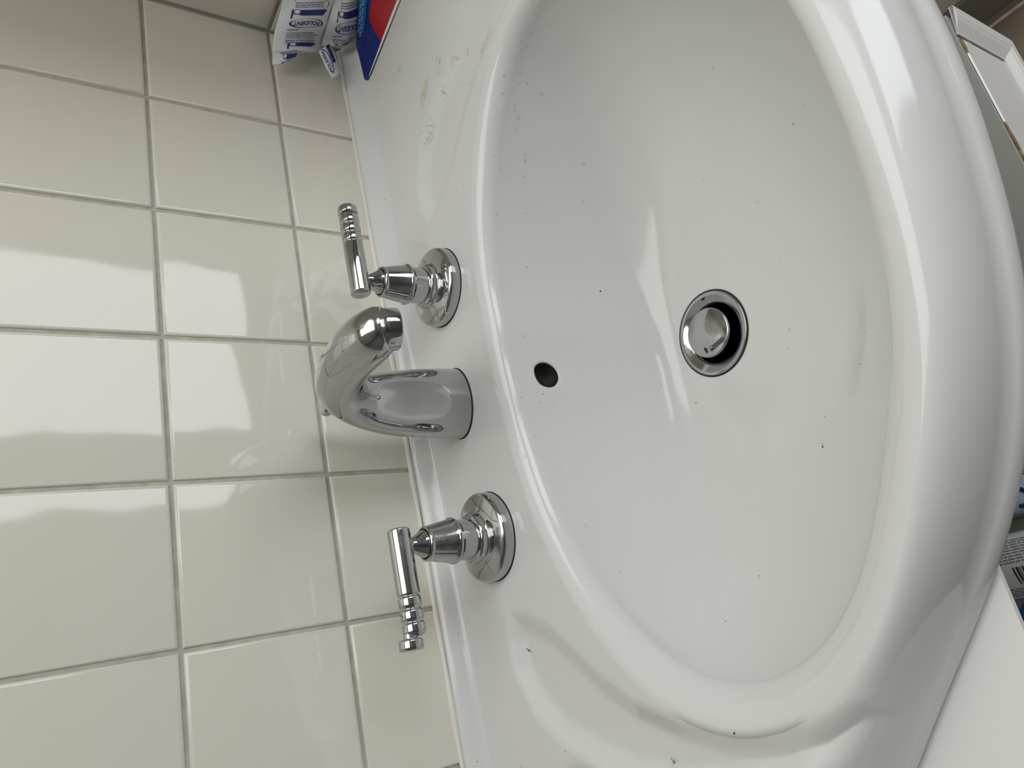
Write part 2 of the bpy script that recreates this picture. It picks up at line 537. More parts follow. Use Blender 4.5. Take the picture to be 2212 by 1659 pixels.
# overflow hole: a block of the grid is replaced by a round opening
hth = math.atan2(-0.136 - OY, -0.0825 - OX)
kk = np.linspace(NI * 0.5, NI, 600)
zz = interior(np.full(600, hth), kk)[:, 2]
hk = float(kk[np.argmin(abs(zz + 0.1225))])
i0 = int(round(hth / (2 * np.pi) * NA)); k0 = int(round(hk))
def pt(th, k): return interior(np.array([th]), np.array([k]))[0]
e = 1e-3
mth = np.linalg.norm(pt(hth + e, hk) - pt(hth - e, hk)) / (2 * e)
mk = np.linalg.norm(pt(hth, hk + .3) - pt(hth, hk - .3)) / 0.6
HR = 0.0100
ba = int(math.ceil(1.45 * HR / (mth * 2 * np.pi / NA)))
bk = int(math.ceil(1.45 * HR / mk))
i_lo, i_hi, k_lo, k_hi = i0 - ba, i0 + ba, k0 - bk, min(k0 + bk, NI - 1)
for k in range(NRG - 1):
    for i in range(NA):
        j = (i + 1) % NA
        if k_lo <= k < k_hi and i_lo <= i < i_hi: continue
        F.append((k * NA + i, k * NA + j, (k + 1) * NA + j, (k + 1) * NA + i))
FM = [0] * len(F)
loop = [(i, k_lo) for i in range(i_lo, i_hi)] + [(i_hi, k) for k in range(k_lo, k_hi)] + \
       [(i, k_hi) for i in range(i_hi, i_lo, -1)] + [(i_lo, k) for k in range(k_hi, k_lo, -1)]
prev = [k * NA + i for i, k in loop]
nl = len(loop)
stitch = []
tgt = []
for (i, k) in loop:
    th = 2 * np.pi * i / NA
    u, v = (th - hth) * mth, (k - hk) * mk
    a = math.atan2(v, u)
    tgt.append((th, k, hth + HR * math.cos(a) / mth, hk + HR * math.sin(a) / mk))
nrm = np.cross(pt(hth + e, hk) - pt(hth, hk), pt(hth, hk + .3) - pt(hth, hk)); nrm /= np.linalg.norm(nrm)
if nrm[1] < 0: nrm = -nrm        # away from the bowl, into the wall of the basin
for f in (0.4, 0.75, 0.93, 1.0):
    cur = []
    for (ta, ka, tb, kb) in tgt:
        p = pt(ta + (tb - ta) * f, ka + (kb - ka) * f)
        if f == 1.0: p = p + nrm * 0.0014
        cur.append(len(V)); V.append(p.tolist())
    for a in range(nl):
        b2 = (a + 1) % nl
        F.append((prev[a], prev[b2], cur[b2], cur[a])); FM.append(0)
    prev = cur
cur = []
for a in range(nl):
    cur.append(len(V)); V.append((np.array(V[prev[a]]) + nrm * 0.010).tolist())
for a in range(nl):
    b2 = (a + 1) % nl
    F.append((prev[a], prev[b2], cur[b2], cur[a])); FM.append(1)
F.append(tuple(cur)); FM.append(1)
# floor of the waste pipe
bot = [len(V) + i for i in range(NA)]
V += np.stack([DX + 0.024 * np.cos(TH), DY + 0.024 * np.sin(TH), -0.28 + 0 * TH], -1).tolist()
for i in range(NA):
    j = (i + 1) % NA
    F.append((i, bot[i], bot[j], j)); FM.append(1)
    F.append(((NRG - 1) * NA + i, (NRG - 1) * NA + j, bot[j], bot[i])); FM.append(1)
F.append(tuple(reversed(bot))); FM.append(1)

basin = thing('wash_basin', 'white porcelain wash basin with oval bowl and soap recesses on tiled wall', 'basin', (AX, -0.25, ZD))
basin_body = obj('basin_body', V, F, None, basin, True, [M['porcelain'], M['dark']], FM)
bmx = bmesh.new(); bmx.from_mesh(basin_body.data)
bmesh.ops.recalc_face_normals(bmx, faces=bmx.faces)
bmx.to_mesh(basin_body.data)
BVH = BVHTree.FromBMesh(bmx)
bmx.free()

def surf(x, y, top=0.2):
    h = BVH.ray_cast(Vector((x, y, top)), Vector((0, 0, -1)))
    return (h[0], h[1] if h[1].z > 0 else -h[1]) if h[0] else (Vector((x, y, ZD)), Vector((0, 0, 1)))

# silicone bead along the tiles
def bead():
    V, F = [], []
    n, mseg = 80, 10
    for i in range(n + 1):
        x = -0.492 + (0.328 + 0.492) * i / n
        r = 0.0019 + 0.0004 * math.sin(i * 0.9) * math.sin(i * 0.23)
        for k in range(mseg):
            a = 2 * math.pi * k / mseg
            V.append((x, -0.0008 + r * math.cos(a), -0.0697 + 1.1 * r * math.sin(a)))
    for i in range(n):
        for k in range(mseg):
            k2 = (k + 1) % mseg
            F.append((i * mseg + k, i * mseg + k2, (i + 1) * mseg + k2, (i + 1) * mseg + k))
    return obj('trim_1', V, F, M['caulk'], None, True)
tag(bead(), kind='structure')

# ------------------------------------------------------------------ drain
drain = thing('basin_drain', 'round chrome basin drain with raised plug at the bottom of the bowl', 'drain', (DX, DY, ZB))
T = Matrix.Translation((DX, DY, ZB))
crisp(lathe('drain_flange', fillet([(0.0312, -0.0004), (0.0308, 0.0012, 0.001), (0.0285, 0.0012, 0.001), (0.0222, -0.0016, 0.0015), (0.0204, -0.0055, 0.001), (0.0200, -0.030)], 0.001), T, M['drain_chrome'], drain, 72, False, False))
lathe('grime_ring', [(0.0322, -0.0008), (0.0320, 0.0006), (0.0310, 0.0008)], T, M['black_gap'], drain, 72, False, False)
T2 = Matrix.Translation((DX + 0.0008, DY + 0.0012, ZB + 0.0024)) @ Matrix.Rotation(0.06, 4, 'X')
plug = crisp(lathe('plug', fillet([(0.004, -0.030), (0.004, -0.004), (0.0168, -0.004, 0.0005), (0.0186, -0.001, 0.001), (0.0182, 0.0016, 0.001), (0.010, 0.0030, 0.003), (0.0006, 0.0034)], 0.001), T2, M['drain_chrome'], drain, 64), 60)

# ------------------------------------------------------------------ taps
def handle(x, y, sgn, short, gap, label):
    t = thing('lever_tap', label, 'tap', (x, y, ZD), 'lever taps either side of the spout')
    T = Matrix.Translation((x, y, ZD))
    crisp(lathe('escutcheon', fillet([(0.0312, 0.0), (0.0316, 0.0040, 0.001), (0.0312, 0.0082, 0.0016), (0.0296, 0.0098, 0.0016), (0.0225, 0.0120, 0.004), (0.0178, 0.0130, 0.0012), (0.0174, 0.0176, 0.0012), (0.0150, 0.0186, 0.001), (0.0138, 0.0188)], 0.001, 5), T, M['chrome'], t, 72), 50)
    lathe('grime_ring', [(0.0318, 0.0), (0.0317, 0.0005), (0.0312, 0.0007)], T, M['black_gap'], t, 72, False, False)
    crisp(lathe('valve_body', fillet([(0.0142, 0.0185), (0.0140, 0.029, 0.001), (0.0146, 0.0300, 0.0008), (0.0160, 0.0310, 0.0008), (0.0161, 0.0330, 0.0008), (0.0150, 0.0342, 0.0008), (0.0118, 0.0515, 0.001), (0.0119, 0.0530, 0.0006), (0.0108, 0.0538, 0.0006), (0.0102, 0.0532, 0.0003), (0.0100, 0.0505)], 0.001, 4), T, M['chrome'], t, 64), 45)
    crisp(lathe('nozzle', fillet([(0.0096, 0.0508), (0.0095, 0.0545, 0.002), (0.0068, 0.0590, 0.003), (0.0050, 0.0620, 0.002), (0.0046, 0.0660)], 0.001, 5), T, M['chrome'], t, 48), 55)
    # lever along +-X; local height runs from the short end outwards
    zl = 0.0705
    Lm = Matrix.Translation((x - sgn * short, y, ZD + zl)) @ Matrix.Rotation(sgn * math.pi / 2, 4, 'Y')
    r = 0.0077
    prof = [(0.0068, 0.0), (r, 0.0007, 0.0006), (r, 0.0430, 0.0004), (0.0069, 0.0436, 0.0003), (0.0069, 0.0442, 0.0003)]
    h = 0.0442
    for k in range(3):
        prof += [(r, h + 0.0012, 0.0007), (r, h + 0.0062, 0.0008), (0.0067, h + 0.0074, 0.0005), (0.0067, h + 0.0082, 0.0004)]
        h += 0.0082
    prof += [(0.0050, h + 0.0002), (0.0050, h + 0.001)]
    crisp(lathe('lever', fillet(prof, 0.0005, 3), Lm, M['chrome'], t, 48), 40)
    h += gap
    rc = 0.0080 if gap > 0.001 else 0.0077
    tilt = Matrix.Rotation(0.05 if gap > 0.001 else 0.0, 4, 'Y')
    crisp(lathe('end_cap', fillet([(0.0045, h - 0.003), (0.0046, h, 0.0003), (rc - 0.0009, h + 0.0002, 0.0004), (rc, h + 0.0012, 0.0007), (rc, h + 0.0060, 0.0008), (rc - 0.0008, h + 0.0072, 0.0006), (0.0040, h + 0.0075)], 0.0005, 3), Lm @ tilt, M['chrome'], t, 48), 45)
    return t
handle(0.0172, -0.0755, 1, 0.0125, 0.0004, 'chrome lever tap with snug end cap, on the side towards the foil sachets')
handle(-0.1842, -0.0735, -1, 0.0115, 0.0016, 'chrome lever tap with loose gapped end cap, away from the foil sachets')

SX = -0.0785
sp = thing('swan_faucet', 'curved chrome swan spout rising between the two lever taps', 'faucet', (SX, -0.066, ZD))
path = [(-0.0655, -0.0847), (-0.0655, -0.066), (-0.0655, -0.045), (-0.0665, -0.022), (-0.0715, -0.003), (-0.0820, 0.0120),
        (-0.0960, 0.0215), (-0.1110, 0.0258), (-0.1270, 0.0272), (-0.1430, 0.0268), (-0.1560, 0.0250), (-0.1645, 0.0220), (-0.1685, 0.0180)]
SW = 0.052       # the spout is swivelled a little towards the corner
path = [(SX - (y + 0.0655) * math.sin(SW), -0.0655 + (y + 0.0655) * math.cos(SW), z) for y, z in path]
rad = [(0.0277, 0.0215), (0.0272, 0.0212), (0.0258, 0.0205), (0.0232, 0.0192), (0.0200, 0.0178), (0.0180, 0.0166), (0.0170, 0.0158), (0.0166, 0.0155), (0.0165, 0.0156), (0.0166, 0.0158), (0.0165, 0.0156), (0.0158, 0.0146), (0.0140, 0.0128)]
sweep('spout_body', path, rad, M['chrome'], sp, 56, 8)
Ta = Matrix.Translation((SX + 0.1028 * math.sin(SW), -0.0655 - 0.1028 * math.cos(SW), 0.0190)) @ Matrix.Rotation(math.radians(180 - 10), 4, 'X')
crisp(lathe('aerator', fillet([(0.0100, -0.0075), (0.0122, -0.0030, 0.002), (0.0128, -0.0012, 0.0004), (0.0128, 0.0072, 0.0006), (0.0114, 0.0077, 0.0003), (0.0110, 0.0050)], 0.0005, 3), Ta, M['chrome'], sp, 56), 40)
crisp(lathe('pull_rod', fillet([(0.0030, 0.0), (0.0030, 0.072, 0.0005), (0.0060, 0.0735, 0.001), (0.0062, 0.0790, 0.001), (0.0054, 0.0800, 0.0004), (0.0054, 0.0806, 0.0004), (0.0064, 0.0814, 0.0006), (0.0066, 0.0880, 0.0006), (0.0052, 0.0892, 0.0004), (0.0052, 0.0900, 0.0004), (0.0070, 0.0910, 0.0008), (0.0070, 0.0950, 0.0008), (0.0062, 0.0962, 0.0005), (0.002, 0.0963)], 0.0005, 3), Matrix.Translation((-0.0690, -0.0350, ZD)), M['chrome'], sp, 36), 45)
gr = [(SX + 0.0283 * math.cos(a), -0.0655 + 0.0221 * math.sin(a)) for a in np.linspace(0, 2 * math.pi, 64, endpoint=False)]
obj('grime_ring', [(x, y, ZD + 0.0001) for x, y in gr] + [(SX + (x - SX) * 0.965, -0.0655 + (y + 0.0655) * 0.965, ZD + 0.0009) for x, y in gr],
    [(k, (k + 1) % 64, 64 + (k + 1) % 64, 64 + k) for k in range(64)], M['black_gap'], sp, True)

# ------------------------------------------------------------------ cupboard under the basin
cab = thing('open_cupboard', 'white and grey open cupboard below the basin front with chipped framed front', 'cupboard', (-0.30, -0.2, FLOOR))
box('lower_shelf', (-0.752, -0.3722, -0.438), (0.137, -0.02, -0.420), M['grey_board'], cab, 0.0008)
# worktop let in under the rim of the basin, cut round the bowl
YF, ZT = -0.3695, -0.1386
def worktop():
    pts = [(-0.80, -0.02), (-0.80, YF)]
    k = [i for i in range(NA) if math.pi <= TH[i] < 1.5 * math.pi]
    arc = [(OX + (R_OUT[i] - 0.009) * math.cos(TH[i]), OY + (R_OUT[i] - 0.009) * math.sin(TH[i])) for i in k]
    arc = [p for p in arc if p[1] > YF + 0.002]
    pts.append((arc[-1][0] + 0.001, YF))
    pts += list(reversed(arc))[::6] + [(-0.486, -0.10), (-0.486, -0.02)]
    n = len(pts)
    V = [(x, y, ZT) for x, y in pts] + [(x, y, ZT - 0.003) for x, y in pts]
    F = [tuple(range(n)), tuple(reversed(range(n, 2 * n)))] + [(i, (i + 1) % n, n + (i + 1) % n, n + i) for i in range(n)]
    o = obj('worktop', V, F, M['white_board'], cab)
    bm = bmesh.new(); bm.from_mesh(o.data); bmesh.ops.recalc_face_normals(bm, faces=bm.faces); bm.to_mesh(o.data); bm.free()
worktop()
box('side_panel', (-0.770, -0.330, FLOOR), (-0.752, -0.02, -0.1417), M['white_board'], cab, 0.001)
box('side_panel', (0.112, -0.330, FLOOR), (0.130, -0.02, -0.438), M['white_board'], cab, 0.001)
box('back_panel', (-0.752, -0.028, FLOOR + 0.05), (0.112, -0.02, -0.290), M['white_board'], cab)
box('bottom_shelf', (-0.752, -0.325, FLOOR + 0.05), (0.112, -0.028, FLOOR + 0.066), M['white_board'], cab, 0.001)
# framed front: bevelled frame on three sides, sawn off along the top so raw board shows at the chips
def framed_front():
    y0, y1, yb = -0.3795, -0.3738, -0.3727       # frame face, recessed panel face, back
    xl, xr, zt, zb = -0.74, 0.1490, -0.4195, -0.5345
    fw, bw = 0.033, 0.010
    bm = bmesh.new()
    xs = np.linspace(xl + fw, xr - fw - bw * 0.5, 110)
    lo = -0.512
    vf, vb, ch = [], [], []
    for x in xs:
        c = max(0.0, math.sin(x * 61 + 0.9) + 0.45 * math.sin(x * 193) - 0.35)
        ch.append(c > 0.0)
        d = min(c, 1.0) * 0.0022
        vf.append((bm.verts.new((x, y1, -0.4215 - d)), bm.verts.new((x, y1, lo))))
        vb.append((bm.verts.new((x, yb, -0.4202)), bm.verts.new((x, yb, lo))))
    for i in range(len(xs) - 1):
        bm.faces.new((vf[i][0], vf[i + 1][0], vf[i + 1][1], vf[i][1]))
        f = bm.faces.new((vf[i][0], vb[i][0], vb[i + 1][0], vf[i + 1][0])); f.material_index = 1 if ch[i] or ch[i + 1] else 0
        bm.faces.new((vb[i][0], vb[i][1], vb[i + 1][1], vb[i + 1][0]))
        bm.faces.new((vf[i][1], vf[i + 1][1], vb[i + 1][1], vb[i][1]))
    for q in (0, -1):
        bm.faces.new((vf[q][0], vf[q][1], vb[q][1], vb[q][0]))
    bm_obj('front_panel', bm, None, cab, False, [M['gloss_white'], M['chip']])
    prof = [(0.0, yb), (0.0, y0 + 0.006), (0.004, y0 + 0.002), (0.010, y0), (fw - bw - 0.004, y0), (fw - bw - 0.002, y0 + 0.0008), (fw - bw, y0 + 0.0012), (fw - 0.001, y1 - 0.0002), (fw + 0.001, y1 - 0.0002), (fw + 0.001, yb)]
    n = len(prof)
    def ztop(o): return zt - max(0.0, 0.010 - o) * 1.4
    secs = [[(xr - o, y, ztop(o)) for o, y in prof], [(xr - o, y, zb + o) for o, y in prof],
            [(xl + o, y, zb + o) for o, y in prof], [(xl + o, y, ztop(o)) for o, y in prof]]
    V, F = [], []
    for q in secs: V += q
    for i in range(3):
        for k in range(n):
            q = (k + 1) % n
            F.append((i * n + k, (i + 1) * n + k, (i + 1) * n + q, i * n + q))
    F.append(tuple(range(n))); F.append(tuple(reversed(range(3 * n, 4 * n))))
    fr = obj('front_frame', V, F, M['gloss_white'], cab, False)
    bm = bmesh.new(); bm.from_mesh(fr.data); bmesh.ops.recalc_face_normals(bm, faces=bm.faces); bm.to_mesh(fr.data); bm.free()
framed_front()

# ------------------------------------------------------------------ things on the shelf
SH = -0.420
def text_mesh(txt, size, shear=0.0, bold=0.0):
    c = bpy.data.curves.new('lettering', 'FONT')
    c.body = txt; c.size = size; c.align_x = 'CENTER'; c.align_y = 'CENTER'; c.shear = shear
    c.offset = bold; c.resolution_u = 3
    o = bpy.data.objects.new('lettering', c); COL.objects.link(o)
    dg = bpy.context.evaluated_depsgraph_get()
    me = o.evaluated_get(dg).to_mesh()
    vs = [v.co.copy() for v in me.vertices]; fs = [tuple(p.vertices) for p in me.polygons]
    o.evaluated_get(dg).to_mesh_clear()
    bpy.data.objects.remove(o); bpy.data.curves.remove(c)
    return vs, fs

class Ink:
    """flat print laid on a surface given by a map (a, b) -> point"""
    def __init__(s): s.V, s.F = [], []
    def poly(s, pts, mp, seg=1):
        b0 = len(s.V)
        s.V += [mp(*p) for p in pts]; s.F.append(tuple(range(b0, b0 + len(pts))))
    def strip(s, pts, w, mp):
        b0 = len(s.V)
        for i, p in enumerate(pts):
            a, c = pts[max(i - 1, 0)], pts[min(i + 1, len(pts) - 1)]
            d = Vector((c[0] - a[0], c[1] - a[1])); d.normalize()
            ww = w[i] if isinstance(w, (list, tuple)) else w
            s.V.append(mp(p[0] - d.y * ww, p[1] + d.x * ww)); s.V.append(mp(p[0] + d.y * ww, p[1] - d.x * ww))
        for i in range(len(pts) - 1):
            s.F.append((b0 + 2 * i, b0 + 2 * i + 1, b0 + 2 * i + 3, b0 + 2 * i + 2))
    def text(s, txt, size, at, mp, ang=0.0, shear=0.0, bold=0.0, sx=1.0):
        vs, fs = text_mesh(txt, size, shear, bold)
        ca, sa = math.cos(ang), math.sin(ang)
        b0 = len(s.V)
        for v in vs:
            x, y = v.x * sx, v.y
            s.V.append(mp(at[0] + x * ca - y * sa, at[1] + x * sa + y * ca))
        s.F += [tuple(b0 + i for i in f) for f in fs]
    def line(s, a0, a1, b, h, mp, dashes=None):
        """a row of word-like bars"""
        a = a0
        while a < a1 - 1e-6:
            w = min(rnd.uniform(2.5, 7) * h, a1 - a)
            n = max(1, int(w / (2 * h)))
            for q in range(n):
                x0, x1 = a + w * q / n, a + w * (q + 1) / n
                s.poly([(x0, b - h / 2), (x1, b - h / 2), (x1, b + h / 2), (x0, b + h / 2)], mp)
            a += w + h * 0.9
    def build(s, name, m, parent):
        return tag(obj(name, s.V, s.F, m, parent), kind='stuff' if name in ('small_print', 'script_lettering', 'barcode') else None)


wp = thing('wipes_pack', 'pale blue wipes pack with navy letters peeping out below the basin rim', 'pack', (-0.225, -0.300, SH))
def lying_pack():
    nx, ny = 12, 20
    V, F = [], []
    w, l, h = 0.052, 0.150, 0.034
    for side in (0, 1):
        for i in range(nx + 1):
            for j in range(ny + 1):
                u, v = i / nx * 2 - 1, j / ny * 2 - 1
                b_ = (1 - abs(u) ** 4) ** 0.5 * (1 - abs(v) ** 5) ** 0.5
                z = SH + 0.0006 + (0.012 * (1 - b_) if side == 0 else h * (0.36 + 0.64 * b_) if b_ > 0 else h * 0.36)
                if side == 1 and b_ <= 0: z = SH + 0.0126
                V.append((-0.2242 + u * w / 2, -0.285 + v * l / 2, z))
    n = (nx + 1) * (ny + 1)
    for s_ in (0, 1):
        for i in range(nx):
            for j in range(ny):
                a = s_ * n + i * (ny + 1) + j
                q = (a, a + ny + 1, a + ny + 2, a + 1)
                F.append(q if s_ else tuple(reversed(q)))
    o = obj('film_wrap', V, F, M['pack_blue'], wp, True)
    bm = bmesh.new(); bm.from_mesh(o.data); bmesh.ops.remove_doubles(bm, verts=bm.verts, dist=2e-4)
    bmesh.ops.recalc_face_normals(bm, faces=bm.faces); bm.to_mesh(o.data)
    t = BVHTree.FromBMesh(bm); bm.free()
    return t
WB = lying_pack()
def on_pack(a, b_):
    h = WB.ray_cast(Vector((a, b_, 0)), Vector((0, 0, -1)))
    return (a, b_, (h[0].z if h[0] else SH + 0.03) + 0.0005)
ink = Ink()
# bold letters that read up the pack, cropped by the rim
ink.text('DU', 0.020, (-0.2085, -0.292), on_pack, ang=-math.pi / 2, bold=0.0006)
ink.text('PD', 0.020, (-0.2395, -0.282), on_pack, ang=-math.pi / 2, bold=0.0006)
for k in range(4):
    ink.poly([(-0.2195 - 0.0014 * k, -0.265), (-0.2195 - 0.0014 * k, -0.330), (-0.2202 - 0.0014 * k, -0.330), (-0.2202 - 0.0014 * k, -0.265)], on_pack)
ink.build('lettering', M['navy'], wp)

# white bottle lying on its side, printed with small text and a barcode
BT = thing('squeeze_bottle', 'white bottle lying on its side with small print and a barcode', 'bottle', (-0.2822, -0.300, SH))
BR, BX, BZ = 0.0222, -0.2822, SH + 0.0226
Tb = Matrix.Translation((BX, -0.205, BZ)) @ Matrix.Rotation(math.pi / 2, 4, 'X')
crisp(lathe('bottle_body', fillet([(0.004, 0.0), (0.0190, 0.0, 0.003), (BR, 0.004, 0.003), (BR, 0.118, 0.006), (0.0150, 0.130, 0.004), (0.0110, 0.134)], 0.002, 4), Tb, M['bottle'], BT, 48), 50)
crisp(lathe('bottle_cap', fillet([(0.0125, 0.134), (0.0125, 0.150, 0.002), (0.0100, 0.152), (0.002, 0.152)], 0.001, 3), Tb, M['bottle'], BT, 40), 40)
def on_bottle(a, b_):
    """a: arc length round from the top, b: distance along"""
    t = a / BR
    return (BX + (BR + 0.0002) * math.sin(t), b_, BZ + (BR + 0.0002) * math.cos(t))
ink = Ink()
def rot_map(mp): return lambda a, b_: mp(b_, a)
for k in range(9):
    ink.line(-0.318, -0.235, 0.0030 + k * 0.0021, 0.0009, rot_map(on_bottle))
for k in range(5):
    ink.line(-0.318, -0.235, -0.0165 - k * 0.0021, 0.0009, rot_map(on_bottle))
ink.build('small_print', M['label_ink'], BT)
ink = Ink()
y = -0.315
while y < -0.268:
    w = rnd.choice((0.0006, 0.0008, 0.0012, 0.0016))
    for j in range(8):
        a0, a1 = -0.0125 + 0.0015 * j, -0.0125 + 0.0015 * (j + 1)
        ink.poly([(a0, y), (a1, y), (a1, y + w), (a0, y + w)], on_bottle)
    y += w + rnd.choice((0.0006, 0.0007, 0.0011))
ink.build('barcode', M['barcode_ink'], BT)

# blue plastic ring beside the bottle
def torus(name, c, R_, r_, m, n=40, k=12):
    V, F = [], []
    for i in range(n):
        for j in range(k):
            a, b_ = 2 * math.pi * i / n, 2 * math.pi * j / k
            V.append((c[0] + (R_ + r_ * math.cos(b_)) * math.cos(a), c[1] + (R_ + r_ * math.cos(b_)) * math.sin(a), c[2] + 1.5 * r_ * math.sin(b_)))
    for i in range(n):
        for j in range(k):
            F.append((i * k + j, ((i + 1) % n) * k + j, ((i + 1) % n) * k + (j + 1) % k, i * k + (j + 1) % k))
    return obj(name, V, F, m, None, True)
tag(torus('plastic_ring', (-0.3230, -0.2560, SH + 0.0039), 0.0140, 0.0027, M['cap_blue']), 'blue plastic ring lying on the shelf past the barcode bottle', 'ring')

# ------------------------------------------------------------------ things on the basin
# carton with a pinched end, leaning along the right-hand wall
def carton():
    t = thing('printed_carton', 'dark blue and red printed pack with pinched pointed end by the right wall', 'pack', (0.296, -0.08, ZD))
    tip_b, tip_t = Vector((0.2768, -0.0222, -0.0840)), Vector((0.2782, -0.0210, -0.0812))
    fb0 = Vector((0.2960, -0.1043, -0.0846)); rd0 = Vector((0.3145, -0.0798, -0.0668)); bk0 = Vector((0.3220, -0.0705, -0.0625)); bb0 = Vector((0.3225, -0.078, -0.0838))
    fb1, rd1, bk1, bb1 = fb0 + Vector((0.004, -0.10, 0)), rd0 + Vector((0.004, -0.115, 0.008)), bk0 + Vector((0.001, -0.115, 0.006)), bb0 + Vector((0, -0.11, 0))
    kn = Vector((0.3225, -0.0210, -0.0790))      # shoulder where the pinch starts
    kr = Vector((0.3120, -0.0300, -0.0815))
    def front0(a, b_):
        lo = tip_b.lerp(fb0, a) if a <= 1 else fb0.lerp(fb1, a - 1)
        hi = (tip_t.lerp(kr, a / 0.12) if a < 0.12 else kr.lerp(rd0, (a - 0.12) / 0.88)) if a <= 1 else rd0.lerp(rd1, a - 1)
        return lo.lerp(hi, b_)
    def side0(a, b_):
        lo = (tip_t.lerp(kr, a / 0.12) if a < 0.12 else kr.lerp(rd0, (a - 0.12) / 0.88)) if a <= 1 else rd0.lerp(rd1, a - 1)
        hi = (tip_t.lerp(kn, a / 0.12) if a < 0.12 else kn.lerp(bk0, (a - 0.12) / 0.88)) if a <= 1 else bk0.lerp(bk1, a - 1)
        return lo.lerp(hi, b_)
    def back0(a, b_):
        hi = (tip_t.lerp(kn, a / 0.12) if a < 0.12 else kn.lerp(bk0, (a - 0.12) / 0.88)) if a <= 1 else bk0.lerp(bk1, a - 1)
        lo = tip_b.lerp(bb0, a) if a <= 1 else bb0.lerp(bb1, a - 1)
        return hi.lerp(lo, b_)
    def under0(a, b_):
        lo = tip_b.lerp(bb0, a) if a <= 1 else bb0.lerp(bb1, a - 1)
        hi = tip_b.lerp(fb0, a) if a <= 1 else fb0.lerp(fb1, a - 1)
        return lo.lerp(hi, b_)
    bm = bmesh.new()
    AS = [0, .06, .12, .2, .3, .4, .5, .6, .7, .8, .9, 1, 1.2, 1.4, 1.6, 1.8, 2.0]
    for fn, nb in ((front0, 8), (side0, 4), (back0, 3), (under0, 3)):
        g = [[bm.verts.new(fn(a, j / nb)) for j in range(nb + 1)] for a in AS]
        for i in range(len(AS) - 1):
            for j in range(nb):
                bm.faces.new((g[i][j], g[i + 1][j], g[i + 1][j + 1], g[i][j + 1]))
    endv = [bm.verts.new(v) for v in (fb1, rd1, bk1, bb1)]
    bm.faces.new(endv)
    bmesh.ops.remove_doubles(bm, verts=bm.verts, dist=2e-5)
    body = bm_obj('carton_body', bm, M['deep_blue'], t)
    # prints on the sloping front face: a runs from the tip along the deck edge, b up to the ridge
    def front(a, b_):
        return front0(a, b_) + Vector((-0.0005, -0.0002, 0.0008))
    def side(a, b_):
        return side0(a, b_) + Vector((-0.0001, 0.0001, 0.0006))
    def band(inkobj, a0, a1, lo0, lo1, hi0, hi1, mp, nb=6):
        for j in range(nb):
            t0, t1 = j / nb, (j + 1) / nb
            inkobj.poly([(a0, lo0 + (hi0 - lo0) * t0), (a1, lo1 + (hi1 - lo1) * t0), (a1, lo1 + (hi1 - lo1) * t1), (a0, lo0 + (hi0 - lo0) * t1)], mp)
    red = Ink()
    # red disc, cut by the deck edge of the pack
    ring_ = [(0.50, 0.02)]
    n = 16
    for k in range(n + 1):
        a = math.pi * 0.5 * k / n
        ring_.append((0.50 + 0.28 * (1 - math.cos(a)), 0.06 + 0.82 * math.sin(a)))
    low = [(p[0], 0.03) for p in ring_[1:]]
    up_ = ring_[1:]
    xs_ = [0.85, 0.9, 0.95, 1.0, 1.1, 1.2, 1.3, 1.4, 1.5, 1.6]; up_ += [(x, 0.88) for x in xs_]; low += [(x, 0.03) for x in xs_]
    for i in range(len(up_) - 1):
        band(red, low[i][0], low[i + 1][0], low[i][1], low[i + 1][1], up_[i][1], up_[i + 1][1], front, 8)
    red.build('red_disc', M['red'], t)
    lb = Ink()
    for i in range(14):
        a0, a1 = 0.30 + i * 0.1, 0.30 + (i + 1) * 0.1
        band(lb, a0, a1, 0.02 if i else 0.4, 0.02, 0.98 if i else 0.7, 0.98, side, 4)
    lb.build('light_blue_band', M['light_blue'], t)
    sc = Ink()
    for row in range(2):
        a = 0.28 + 0.1 * row
        while a < 1.5:
            pts = [(a + 0.020 * q, 0.40 + 0.26 * row + 0.11 * math.sin(q * 2.1 + row) * (1 if q % 3 else 0.4)) for q in range(7)]
            for q in range(6):
                p0, p1 = pts[q], pts[q + 1]
                sc.poly([(p0[0], p0[1] - 0.025), (p1[0], p1[1] - 0.025), (p1[0] + 0.004, p1[1] + 0.025), (p0[0] + 0.004, p0[1] + 0.025)], lambda u, v: side(u, v) + Vector((-0.0002, 0.0001, 0.0003)))
            a += 0.15
    sc.build('script_lettering', M['white_ink'], t)
    # white board edge along the deck
    we = Ink()
    for i in range(12):
        a0, a1 = 0.06 + i * 0.12, 0.06 + (i + 1) * 0.12
        we.poly([(a0, -0.02), (a1, -0.02), (a1, min(0.075, 0.02 + 0.10 * a1)), (a0, min(0.075, 0.02 + 0.10 * a0))], lambda u, v: front(u, v) + Vector((-0.0001, -0.0002, 0.0001)))
    we.build('white_edge', M['card'], t)
carton()

